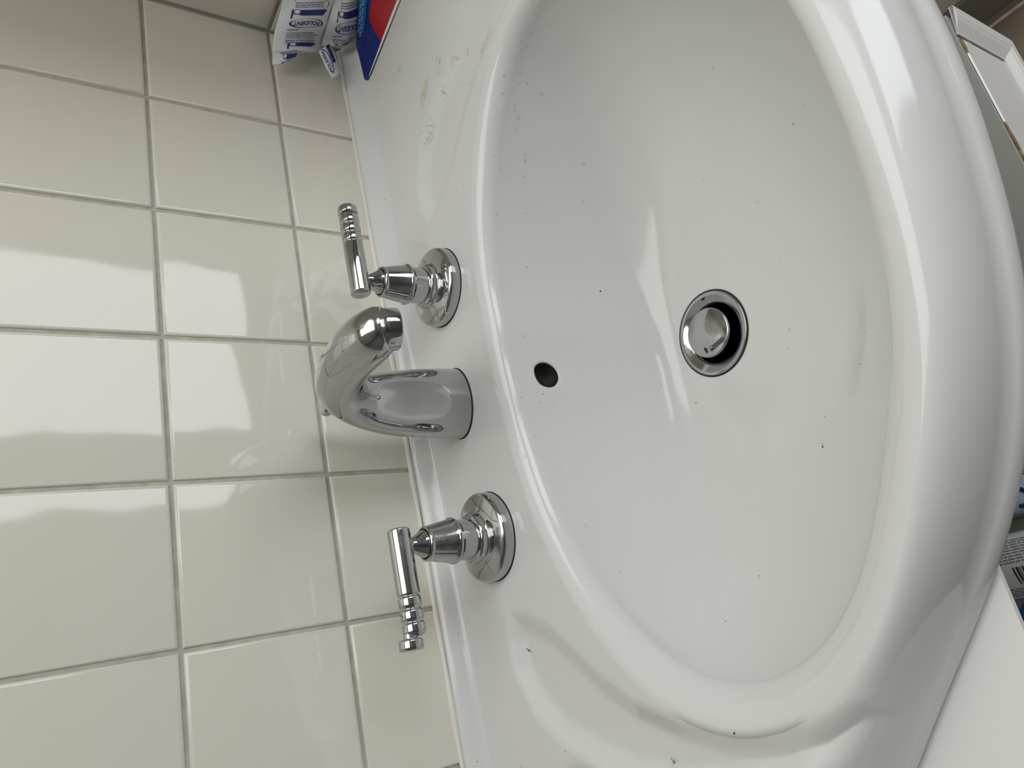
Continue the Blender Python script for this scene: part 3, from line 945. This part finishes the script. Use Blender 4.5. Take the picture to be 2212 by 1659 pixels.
# foil tablet sachets crammed into the corner behind the carton
STR = thing('sachet_strip', 'white foil sachets with dark blue print in the corner behind the carton', 'sachets', (0.31, -0.04, ZD))
def cr1(p, t):
    n = len(p); x = t * (n - 1); i = min(int(x), n - 2); f = x - i
    a, b_, c, d = p[max(i - 1, 0)], p[i], p[i + 1], p[min(i + 2, n - 1)]
    if i == 0: a = b_ * 2 - c
    if i + 2 > n - 1: d = c * 2 - b_
    return 0.5 * ((2 * b_) + (c - a) * f + (2 * a - 5 * b_ + 4 * c - d) * f * f + (3 * b_ - a - 3 * c + d) * f ** 3)
def sheet(name, grid, wr, nu=28, nv=36, thick=0.00035):
    G = [[Vector(p) for p in r] for r in grid]
    def S(u, v):
        p = cr1([cr1(r, u) for r in G], v)
        return p
    def Nn(u, v):
        e = 0.01
        n_ = (S(min(u + e, 1), v) - S(max(u - e, 0), v)).cross(S(u, min(v + e, 1)) - S(u, max(v - e, 0))).normalized()
        return n_ if n_.dot(Vector((-0.269, -0.533, 0.209)) - S(u, v)) > 0 else -n_
    def W(u, v):
        return wr * (math.sin(9 * v + 4 * u) * math.sin(5 * u + 1.3) + 0.5 * math.sin(23 * v - 7 * u))
    def top(u, v, off=0.0):
        return S(u, v) + Nn(u, v) * (W(u, v) + off)
    V, F = [], []
    for sd in (0, 1):
        for i in range(nu + 1):
            for j in range(nv + 1):
                V.append(top(i / nu, j / nv, 0.0 if sd == 0 else -thick))
    n = (nu + 1) * (nv + 1)
    for sd in (0, 1):
        for i in range(nu):
            for j in range(nv):
                a = sd * n + i * (nv + 1) + j
                F.append((a, a + nv + 1, a + nv + 2, a + 1) if sd else (a, a + 1, a + nv + 2, a + nv + 1))
    for i in range(nu):
        for j in (0, nv):
            a = i * (nv + 1) + j; F.append((a, a + nv + 1, a + nv + 1 + n, a + n))
    for j in range(nv):
        for i in (0, nu):
            a = i * (nv + 1) + j; F.append((a, a + 1, a + 1 + n, a + n))
    o = obj(name, V, F, M['foil'], STR, True)
    bm = bmesh.new(); bm.from_mesh(o.data); bmesh.ops.recalc_face_normals(bm, faces=bm.faces); bm.to_mesh(o.data); bm.free()
    return o, (lambda u, v: top(u, v, 0.0004))
def ext(g):
    """carry the strip on along the side wall, past the edge of the picture"""
    far = [(min(x + 0.001, 0.3275), y - 0.075, z + 0.002) for x, y, z in g[0]]
    mid = [(x, y - 0.035, z + 0.001) for x, y, z in g[0]]
    return [far, mid] + g
A = ext([
    [(0.3205, -0.0473, 0.0009), (0.3175, -0.0539, -0.0086), (0.3165, -0.0588, -0.0188), (0.3175, -0.0618, -0.0291), (0.3215, -0.0628, -0.0415)],
    [(0.3160, -0.0287, 0.0010), (0.3125, -0.0361, -0.0092), (0.3115, -0.0413, -0.0204), (0.3125, -0.0443, -0.0309), (0.3165, -0.0442, -0.0412)],
    [(0.3068, -0.0160, 0.0021), (0.3068, -0.0200, -0.0087), (0.3105, -0.0210, -0.0215), (0.3173, -0.0190, -0.0351), (0.3237, -0.0160, -0.0484)],
    [(0.2945, -0.0100, 0.0025), (0.2940, -0.0140, -0.0070), (0.2975, -0.0160, -0.0194), (0.3019, -0.0140, -0.0317), (0.3120, -0.0090, -0.0456)]])
Bs = ext([
    [(0.3215, -0.0628, -0.0415), (0.3195, -0.0671, -0.0477), (0.3195, -0.0702, -0.0555), (0.3272, -0.0714, -0.0659)],
    [(0.3165, -0.0445, -0.0420), (0.3150, -0.0476, -0.0506), (0.3155, -0.0504, -0.0597), (0.3272, -0.0493, -0.0727)],
    [(0.3190, -0.0195, -0.0458), (0.3180, -0.0230, -0.0558), (0.3190, -0.0256, -0.0668), (0.3272, -0.0255, -0.0775)],
    [(0.3160, -0.0126, -0.0458), (0.3150, -0.0180, -0.0569), (0.3165, -0.0218, -0.0675), (0.3272, -0.0230, -0.0757)]])
FL = [[(0.2940, -0.0105, 0.0027), (0.2935, -0.0145, -0.0068), (0.2983, -0.0165, -0.0198)],
      [(0.2849, -0.0115, 0.0042), (0.2835, -0.0160, -0.0044), (0.2883, -0.0190, -0.0169)],
      [(0.2789, -0.0095, 0.0044), (0.2796, -0.0130, -0.0040), (0.2883, -0.0160, -0.0170)]]
TL = [[(0.3036, -0.0165, -0.0401), (0.3094, -0.0185, -0.0456), (0.3186, -0.0170, -0.0530)],
      [(0.2859, -0.0190, -0.0433), (0.2909, -0.0215, -0.0486), (0.3005, -0.0195, -0.0561)],
      [(0.2742, -0.0150, -0.0500), (0.2780, -0.0175, -0.0551), (0.2865, -0.0160, -0.0615)]]
oA, mA = sheet('sachet', A, 0.0007)
oB, mB = sheet('sachet', Bs, 0.0006)
oF, mF = sheet('torn_flap', FL, 0.0003, 14, 14)
oT, mT = sheet('torn_flap', TL, 0.0003, 14, 14)

def sheet_print(host, mp, vmap, usc=1.0):
    """v runs down the strip; vmap(y) turns a distance in print units into v"""
    q = lambda u, y: mp(min(u * usc, 0.995), vmap(y))
    nv_, gr_ = Ink(), Ink()
    def pill(y0, y1, u0, u1):
        """rounded outline open on the side of the tablet drawing"""
        pts = [(u0, y0)] + [(u1 - 0.06 + 0.06 * math.sin(a), (y0 + y1) / 2 - (y1 - y0) / 2 * math.cos(a)) for a in np.linspace(0, math.pi, 9)] + [(u0, y1)]
        pass
        for i in range(len(pts) - 1):
            (a0, b0), (a1, b1) = pts[i], pts[i + 1]
            hy, hu = 0.45, 0.005
            if abs(a1 - a0) > 0.03: nv_.poly([(a0, b0 - hy), (a1, b1 - hy), (a1, b1 + hy), (a0, b0 + hy)], q)
            else: nv_.poly([(a0 - hu, b0), (a0 + hu, b0), (a1 + hu, b1), (a1 - hu, b1)], q)
    def block(y):
        # small print inside a pill, dark bar with tablet drawing, oval emblem with the name
        pill(y + 1, y + 15, 0.22, 0.93)
        for k, h in ((4.2, 1.2), (8, 1.5), (11.6, 1.2)):
            dashes(gr_, 0.26, 0.84, y + k, h, q)
        bar(y + 17, y + 29, 0.38, 0.88)
        emblem(y + 45)
        dashes(gr_, 0.22, 0.44, y + 58, 1.6, q)
        for k in (65, 69, 73, 77): dashes(gr_, 0.20 + 0.03 * (k % 2), 0.86 - 0.05 * (k % 3), y + k, 1.3, q)
    def dashes(ink, u0, u1, y, h, qq):
        u = u0
        while u < u1:
            w = rnd.choice((0.025, 0.04, 0.05, 0.07, 0.09, 0.11))
            w = min(w, u1 - u)
            ink.poly([(u, y - h / 2), (u + w, y - h / 2), (u + w, y + h / 2), (u, y + h / 2)], qq)
            u += w + rnd.choice((0.010, 0.012, 0.018))
    def bar(y0, y1, u0, u1):
        n = 12
        for i in range(n):
            a0, a1 = u0 + (u1 - u0) * i / n, u0 + (u1 - u0) * (i + 1) / n
            for j in range(4):
                b0_, b1_ = y0 + (y1 - y0) * j / 4, y0 + (y1 - y0) * (j + 1) / 4
                nv_.poly([(a0, b0_), (a1, b0_), (a1, b1_ - (i == n - 1) * (j == 3) * 3), (a0, b1_)], q)
        nv_.poly([(u1, y0), (u1 + 0.05, y0 + 1), (u1 + 0.03, y0 + 4), (u1, y1 - 3)], q)
        # tablet drawing: ring with a stem
        for k in range(14):
            t0, t1 = 2 * math.pi * k / 14, 2 * math.pi * (k + 1) / 14
            cu, cy, ru, ry = u0 - 0.06, (y0 + y1) / 2 - 1.5, 0.075, 6.0
            w = 0.72 if k < 7 else 0.86
            nv_.poly([(cu + ru * math.cos(t0), cy + ry * math.sin(t0)), (cu + ru * math.cos(t1), cy + ry * math.sin(t1)),
                      (cu + w * ru * math.cos(t1), cy + w * ry * math.sin(t1)), (cu + w * ru * math.cos(t0), cy + w * ry * math.sin(t0))], q)
        nv_.poly([(u0 - 0.16, y0), (u0 - 0.13, y0), (u0 - 0.13, y1 + 6), (u0 - 0.16, y1 + 6)], q)
    def emblem(yc):
        cu, ru, ry = 0.56, 0.335, 9.5
        n = 40
        for k in range(n):
            t0, t1 = 2 * math.pi * k / n, 2 * math.pi * (k + 1) / n
            def wd(t):
                return 0.022 + 0.050 * max(0, math.cos(t - math.radians(155))) ** 2 + 0.050 * max(0, math.cos(t - math.radians(-25))) ** 2
            w0, w1 = 1 - 1.6 * wd(t0), 1 - 1.6 * wd(t1)
            nv_.poly([(cu + ru * math.cos(t0), yc + ry * math.sin(t0)), (cu + ru * math.cos(t1), yc + ry * math.sin(t1)),
                      (cu + w1 * ru * math.cos(t1), yc + w1 * ry * math.sin(t1)), (cu + w0 * ru * math.cos(t0), yc + w0 * ry * math.sin(t0))], q)
        # the name runs against u, its letter tops towards +v
        vs, fs = text_mesh('POLIDENT', 1.0, 0.12, 0.012)
        xs = [v.x for v in vs]; hw = (max(xs) - min(xs)) / 2
        b0 = len(nv_.V)
        for v in vs:
            nv_.V.append(q(cu - (v.x / hw) * ru * 0.78, yc + v.y * 11.5))
        nv_.F.extend([tuple(b0 + i for i in f) for f in fs])
    return nv_, gr_, block, bar, emblem, dashes, q
# sachet A: v 0.4 is the picture's edge, v 1 its lower end
for (mp, L0, host) in ((mA, 112.0, oA), (mB, 98.0, oB)):
    nv_, gr_, block, bar, emblem, dashes, q = sheet_print(host, mp, lambda y, L0=L0: min(0.4 + 0.6 * y / L0, 0.995), 1.0 if host is oA else 1.22)
    block(0)
    for k in (83, 88): dashes(gr_, 0.24, 0.8, k, 2.2, q)
    bar(90, 99 if host is oA else 96, 0.45, 0.78)
    pts = None
    a = nv_.build('print', M['navy'], host); b2 = gr_.build('small_print', M['grey_ink'], host)
# the block before it, above the picture's edge
nv_, gr_, block, bar, emblem, dashes, q = sheet_print(oF, mF, lambda y: min(max(y / 28.0, 0.0), 0.995))
for k in (1.5, 4.5): dashes(gr_, 0.35, 0.97, k, 1.5, q)
bar(7, 18, 0.62, 0.97)
n = 14
for k in range(n):
    t0, t1 = math.pi + math.pi / 2 * k / n, math.pi + math.pi / 2 * (k + 1) / n
    nv_.poly([(0.98 + 0.55 * math.cos(t0), 27.5 + 7.5 * math.sin(t0)), (0.98 + 0.55 * math.cos(t1), 27.5 + 7.5 * math.sin(t1)),
              (0.98 + 0.49 * math.cos(t1), 27.5 + 6.4 * math.sin(t1)), (0.98 + 0.49 * math.cos(t0), 27.5 + 6.4 * math.sin(t0))], q)
vs, fs = text_mesh('NT', 1.0, 0.12, 0.012)
b0 = len(nv_.V)
for v in vs: nv_.V.append(q(0.80 - v.x * 0.20, 25.6 + v.y * 5.5))
nv_.F.extend([tuple(b0 + i for i in f) for f in fs])
nv_.build('print', M['navy'], oF); gr_.build('small_print', M['grey_ink'], oF)
# the small torn tail: name runs up it, bar beside
ink = Ink()
qT = lambda u, v: mT(min(max(u, 0.0), 1.0), min(max(v, 0.0), 1.0))
for i in range(8):
    v0, v1 = 0.02 + 0.075 * i, 0.02 + 0.075 * (i + 1)
    ink.poly([(0.60, v0), (0.88 - 0.01 * i, v0), (0.88 - 0.01 * i, v1), (0.60, v1)], qT)
n = 22
for k in range(n):
    t0, t1 = -0.3 + 3.6 * k / n, -0.3 + 3.6 * (k + 1) / n
    w = 0.82
    ink.poly([(0.28 + 0.26 * math.sin(t0), 0.45 - 0.42 * math.cos(t0)), (0.28 + 0.26 * math.sin(t1), 0.45 - 0.42 * math.cos(t1)),
              (0.28 + w * 0.26 * math.sin(t1), 0.45 - 0.93 * 0.42 * math.cos(t1)), (0.28 + w * 0.26 * math.sin(t0), 0.45 - 0.93 * 0.42 * math.cos(t0))], qT)
vs, fs = text_mesh('POLIDEN', 1.0, 0.12, 0.012)
hw = max(v.x for v in vs)
b0 = len(ink.V)
for v in vs: ink.V.append(qT(0.24 - v.y * 0.30, 0.47 - v.x / hw * 0.36))
ink.F.extend([tuple(b0 + i for i in f) for f in fs])
ink.build('print', M['navy'], oT)

# ------------------------------------------------------------------ water drops, grit and soap on the basin
DROPS = [(0.1409, -0.2412, -0.1118, 1), (0.1406, -0.2342, -0.0991, 0.7), (0.1392, -0.2289, -0.0958, 0.9), (0.1391, -0.2308, -0.103, 1.3), (0.1368, -0.224, -0.0975, 1.1), (0.1343, -0.2196, -0.1003, 1.3), (0.1356, -0.2229, -0.1044, 1.2), (0.1347, -0.2255, -0.1148, 1), (0.1362, -0.2165, -0.0905, 0.7), (0.131, -0.2131, -0.0969, 0.8), (0.1325, -0.2196, -0.1121, 0.7), (0.1243, -0.2023, -0.0936, 1.7), (0.1256, -0.2066, -0.1055, 1.2), (0.1216, -0.2032, -0.1124, 1.2), (0.1213, -0.2016, -0.1069, 1.1), (0.1174, -0.1967, -0.1027, 0.7), (0.1167, -0.2023, -0.1253, 1.6), (0.1154, -0.1936, -0.0955, 1.2), (0.1106, -0.1905, -0.1069, 0.8), (0.1077, -0.1881, -0.1078, 1.3), (0.1059, -0.1855, -0.0982, 0.8), (0.104, -0.1855, -0.1118, 1.7), (0.0973, -0.1798, -0.1108, 1.6), (0.1048, -0.1891, -0.1228, 0.6), (0.1096, -0.1956, -0.1279, 0.8), (0.1269, -0.2112, -0.1148, 0.6), (0.1024, -0.1783, -0.0899, 0.6), (0.1071, -0.1851, -0.0934, 0.7), (0.083, -0.1716, -0.1217, 1.1), (0.0793, -0.1692, -0.1219, 1.8), (0.0727, -0.1621, -0.1027, 1.3), (0.0688, -0.1603, -0.1079, 1), (0.0693, -0.1629, -0.1217, 1.3), (0.0804, -0.1663, -0.0963, 0.8), (0.0419, -0.1474, -0.1005, 1.3), (0.0443, -0.1513, -0.1253, 1), (0.0722, -0.17, -0.1396, 0.8), (0.0645, -0.1655, -0.1405, 0.6), (0.0616, -0.1516, -0.0891, 0.6), (0.0183, -0.1415, -0.1171, 0.8), (0.0238, -0.1469, -0.1389, 0.7), (0.0282, -0.1459, -0.1276, 0.6), (0.0742, -0.1424, -0.085, 0.6), (-0.0528, -0.1325, -0.1092, 1.2), (-0.0483, -0.1348, -0.1282, 1.1), (-0.0205, -0.1396, -0.1478, 0.7), (-0.1005, -0.131, -0.0963, 1.2), (-0.1045, -0.1317, -0.1117, 0.7), (-0.1063, -0.1322, -0.1167, 0.9), (-0.1061, -0.1327, -0.1218, 0.7), (-0.0896, -0.131, -0.1024, 0.6), (-0.0495, -0.1398, -0.1564, 0.5), (-0.0543, -0.137, -0.1449, 0.5), (-0.0613, -0.1316, -0.1066, 0.8), (-0.1073, -0.1315, -0.1087, 0.8), (-0.1102, -0.1323, -0.118, 0.6), (-0.1094, -0.1345, -0.1354, 0.6), (0.0739, -0.1856, -0.1662, 1.8), (-0.1977, -0.1466, -0.1123, 1.6), (-0.1433, -0.1302, -0.0887, 1.2), (-0.1896, -0.2752, -0.1984, 1.5), (-0.1997, -0.1476, -0.1148, 0.8), (-0.2325, -0.1628, -0.1171, 0.8), (-0.1187, -0.1314, -0.1007, 0.7), (-0.1048, -0.1316, -0.1104, 0.7), (-0.1714, -0.1387, -0.1065, 0.6), (-0.1823, -0.1407, -0.0961, 0.6)]
GRIT = [(-0.0178, -0.1502, -0.1811, 1.7), (-0.0592, -0.1919, -0.2491, 0.5), (-0.1227, -0.1765, -0.2182, 1), (-0.0034, -0.3361, -0.1919, 0.9), (-0.0041, -0.3502, -0.1825, 0.8), (-0.0028, -0.3354, -0.1922, 0.5), (0.0217, -0.2489, -0.2134, 0.7), (-0.0226, -0.1853, -0.2183, 0.5), (-0.0238, -0.1962, -0.2203, 0.6), (-0.2535, -0.2235, -0.1698, 0.8), (-0.274, -0.2135, -0.1412, 0.8), (-0.263, -0.2206, -0.1592, 0.5), (-0.2651, -0.0826, -0.0912, 1.8), (-0.2639, -0.0808, -0.0908, 1), (-0.2662, -0.0842, -0.0914, 1.1), (-0.2673, -0.0855, -0.0914, 0.5), (-0.2685, -0.0956, -0.0914, 0.5), (-0.2236, -0.0292, -0.085, 0.8), (-0.2301, -0.0302, -0.085, 0.5), (-0.227, -0.0546, -0.085, 0.5), (-0.327, -0.1077, -0.0851, 0.9), (-0.3231, -0.2497, -0.0851, 1.1), (-0.3361, -0.1956, -0.0913, 1.2), (-0.3368, -0.1961, -0.0913, 0.8), (-0.335, -0.1942, -0.0914, 0.7), (-0.0981, -0.132, -0.1149, 0.8), (-0.0959, -0.132, -0.1159, 0.5), (-0.0977, -0.1588, -0.2081, 0.5), (-0.1014, -0.1586, -0.2074, 0.6), (-0.0636, -0.2787, -0.2186, 0.6), (-0.112, -0.3574, -0.1753, 0.7), (-0.0181, -0.2809, -0.2152, 0.9), (-0.0259, -0.2742, -0.2172, 0.5), (-0.0198, -0.2828, -0.215, 0.4), (-0.0702, -0.2522, -0.2216, 0.4), (-0.0845, -0.2701, -0.2199, 0.4), (-0.1084, -0.2682, -0.219, 0.8), (-0.1199, -0.263, -0.2186, 0.7), (-0.1533, -0.2397, -0.2173, 0.6), (-0.1743, -0.2813, -0.2011, 0.8), (-0.1551, -0.3233, -0.1861, 0.6), (-0.1589, -0.3224, -0.185, 0.9), (-0.1435, -0.3311, -0.1857, 0.8), (-0.191, -0.2749, -0.198, 1.6), (0.0498, -0.1702, -0.1691, 0.7), (0.1507, -0.1013, -0.0884, 0.7), (0.2211, -0.0918, -0.085, 0.7), (0.2512, -0.1326, -0.085, 0.7), (0.24, -0.1345, -0.085, 0.6), (0.1988, -0.0821, -0.085, 0.8), (0.1527, -0.1608, -0.0914, 0.7), (0.1484, -0.1646, -0.0913, 0.6), (0.1741, -0.1449, -0.0873, 0.6), (0.1564, -0.0943, -0.0851, 1), (0.1766, -0.0627, -0.085, 0.8), (0.183, -0.0692, -0.085, 0.5), (0.1711, -0.0382, -0.085, 0.6), (0.1264, -0.0411, -0.085, 0.7), (0.1099, -0.0531, -0.085, 0.6), (0.1163, -0.0402, -0.085, 0.6), (0.0503, -0.0921, -0.085, 0.8), (0.0822, -0.0517, -0.085, 0.5), (0.143, -0.0165, -0.0824, 0.7), (0.0737, -0.1343, -0.085, 0.7), (0.0839, -0.1421, -0.085, 0.4), (0.0829, -0.1226, -0.085, 0.4), (0.0371, -0.1293, -0.085, 0.5), (0.0033, -0.1391, -0.1242, 0.7), (0.0036, -0.139, -0.123, 0.6), (0.1024, -0.2075, -0.1573, 0.5), (0.0672, -0.3039, -0.1847, 0.6), (-0.1628, -0.1255, -0.0851, 0.5), (-0.1296, -0.1323, -0.1, 0.6), (-0.1057, -0.1341, -0.133, 0.5), (-0.1531, -0.136, -0.1119, 0.5), (-0.0604, -0.1433, -0.1727, 0.4), (-0.1731, -0.1534, -0.1697, 0.5), (-0.0464, -0.1511, -0.1914, 0.4), (-0.2517, -0.0031, -0.0713, 0.5), (-0.2415, -0.0111, -0.0799, 0.5), (-0.2501, -0.0138, -0.0833, 0.5), (-0.2659, -0.0114, -0.0808, 0.5), (-0.2669, -0.0148, -0.0842, 0.4), (-0.3358, -0.0142, -0.0844, 0.7), (-0.3295, -0.0089, -0.0774, 0.7), (-0.3352, -0.054, -0.085, 0.8)]
def drops():
    V, F = [], []
    n, mm = 12, 4
    for (x, y, z, k) in DROPS:
        h = BVH.find_nearest(Vector((x, y, z)))
        p, nn = h[0], h[1]
        if nn.dot(Vector((-0.269, -0.533, 0.209)) - p) < 0: nn = -nn
        down = Vector((0, 0, -1)) - nn * nn.dot(Vector((0, 0, -1)))
        if down.length < 1e-4: down = Vector((0, -1, 0))
        down.normalize(); sd = nn.cross(down)
        r = 0.00095 * k * rnd.uniform(0.85, 1.15); st = rnd.uniform(1.0, 1.5)
        b0 = len(V)
        for j in range(mm):
            t = j / mm
            for i in range(n):
                a = 2 * math.pi * i / n
                sl = st if math.cos(a) < 0 else 1.0
                q = math.cos(t * math.pi / 2)
                V.append(p + down * (r * q * math.cos(a) * sl) + sd * (r * q * math.sin(a)) + nn * (r * 0.5 * math.sin(t * math.pi / 2) - 0.00004))
        V.append(p + nn * r * 0.5); top = len(V) - 1
        for j in range(mm - 1):
            for i in range(n):
                i2 = (i + 1) % n
                F.append((b0 + j * n + i, b0 + j * n + i2, b0 + (j + 1) * n + i2, b0 + (j + 1) * n + i))
        for i in range(n): F.append((b0 + (mm - 1) * n + i, b0 + (mm - 1) * n + (i + 1) % n, top))
    o = obj('water_drops', V, F, M['water'], basin, True)
    tag(o, kind='stuff')
drops()
def grit():
    V, F = [], []
    for (x, y, z, k) in GRIT:
        h = BVH.find_nearest(Vector((x, y, z)))
        p, nn = h[0], h[1]
        if nn.dot(Vector((-0.269, -0.533, 0.209)) - p) < 0: nn = -nn
        e1 = nn.orthogonal().normalized(); e2 = nn.cross(e1)
        ph = rnd.uniform(0, 6.28); e1, e2 = e1 * math.cos(ph) + e2 * math.sin(ph), e2 * math.cos(ph) - e1 * math.sin(ph)
        r = 0.00046 * k; el = rnd.uniform(1.0, 1.9)
        b0 = len(V); n = 7
        for i in range(n):
            a = 2 * math.pi * i / n; rr = r * rnd.uniform(0.7, 1.25)
            V.append(p + e1 * (rr * el * math.cos(a)) + e2 * (rr * math.sin(a)))
        V.append(p + nn * r * 0.6)
        for i in range(n): F.append((b0 + i, b0 + (i + 1) % n, b0 + n))
    o = obj('grit_specks', V, F, M['speck'], basin, True)
    tag(o, kind='stuff')
grit()
def soap():
    bm = bmesh.new()
    bmesh.ops.create_uvsphere(bm, u_segments=32, v_segments=20, radius=1.0)
    for v in bm.verts:
        c = v.co
        f = lambda t, q: math.copysign(abs(t) ** q, t)
        v.co = Vector((f(c.x, 0.8) * 0.0240, f(c.y, 0.8) * 0.0150, f(c.z, 0.7) * 0.0080))
    zs = surf(-0.360, -0.114)[0].z
    bmesh.ops.translate(bm, verts=bm.verts, vec=(-0.3598, -0.1140, zs + 0.0082))
    o = bm_obj('soap_bar', bm, M['soap'], None, True)
    tag(o, 'brown rounded soap piece just showing on the basin deck at the picture edge', 'soap')
soap()
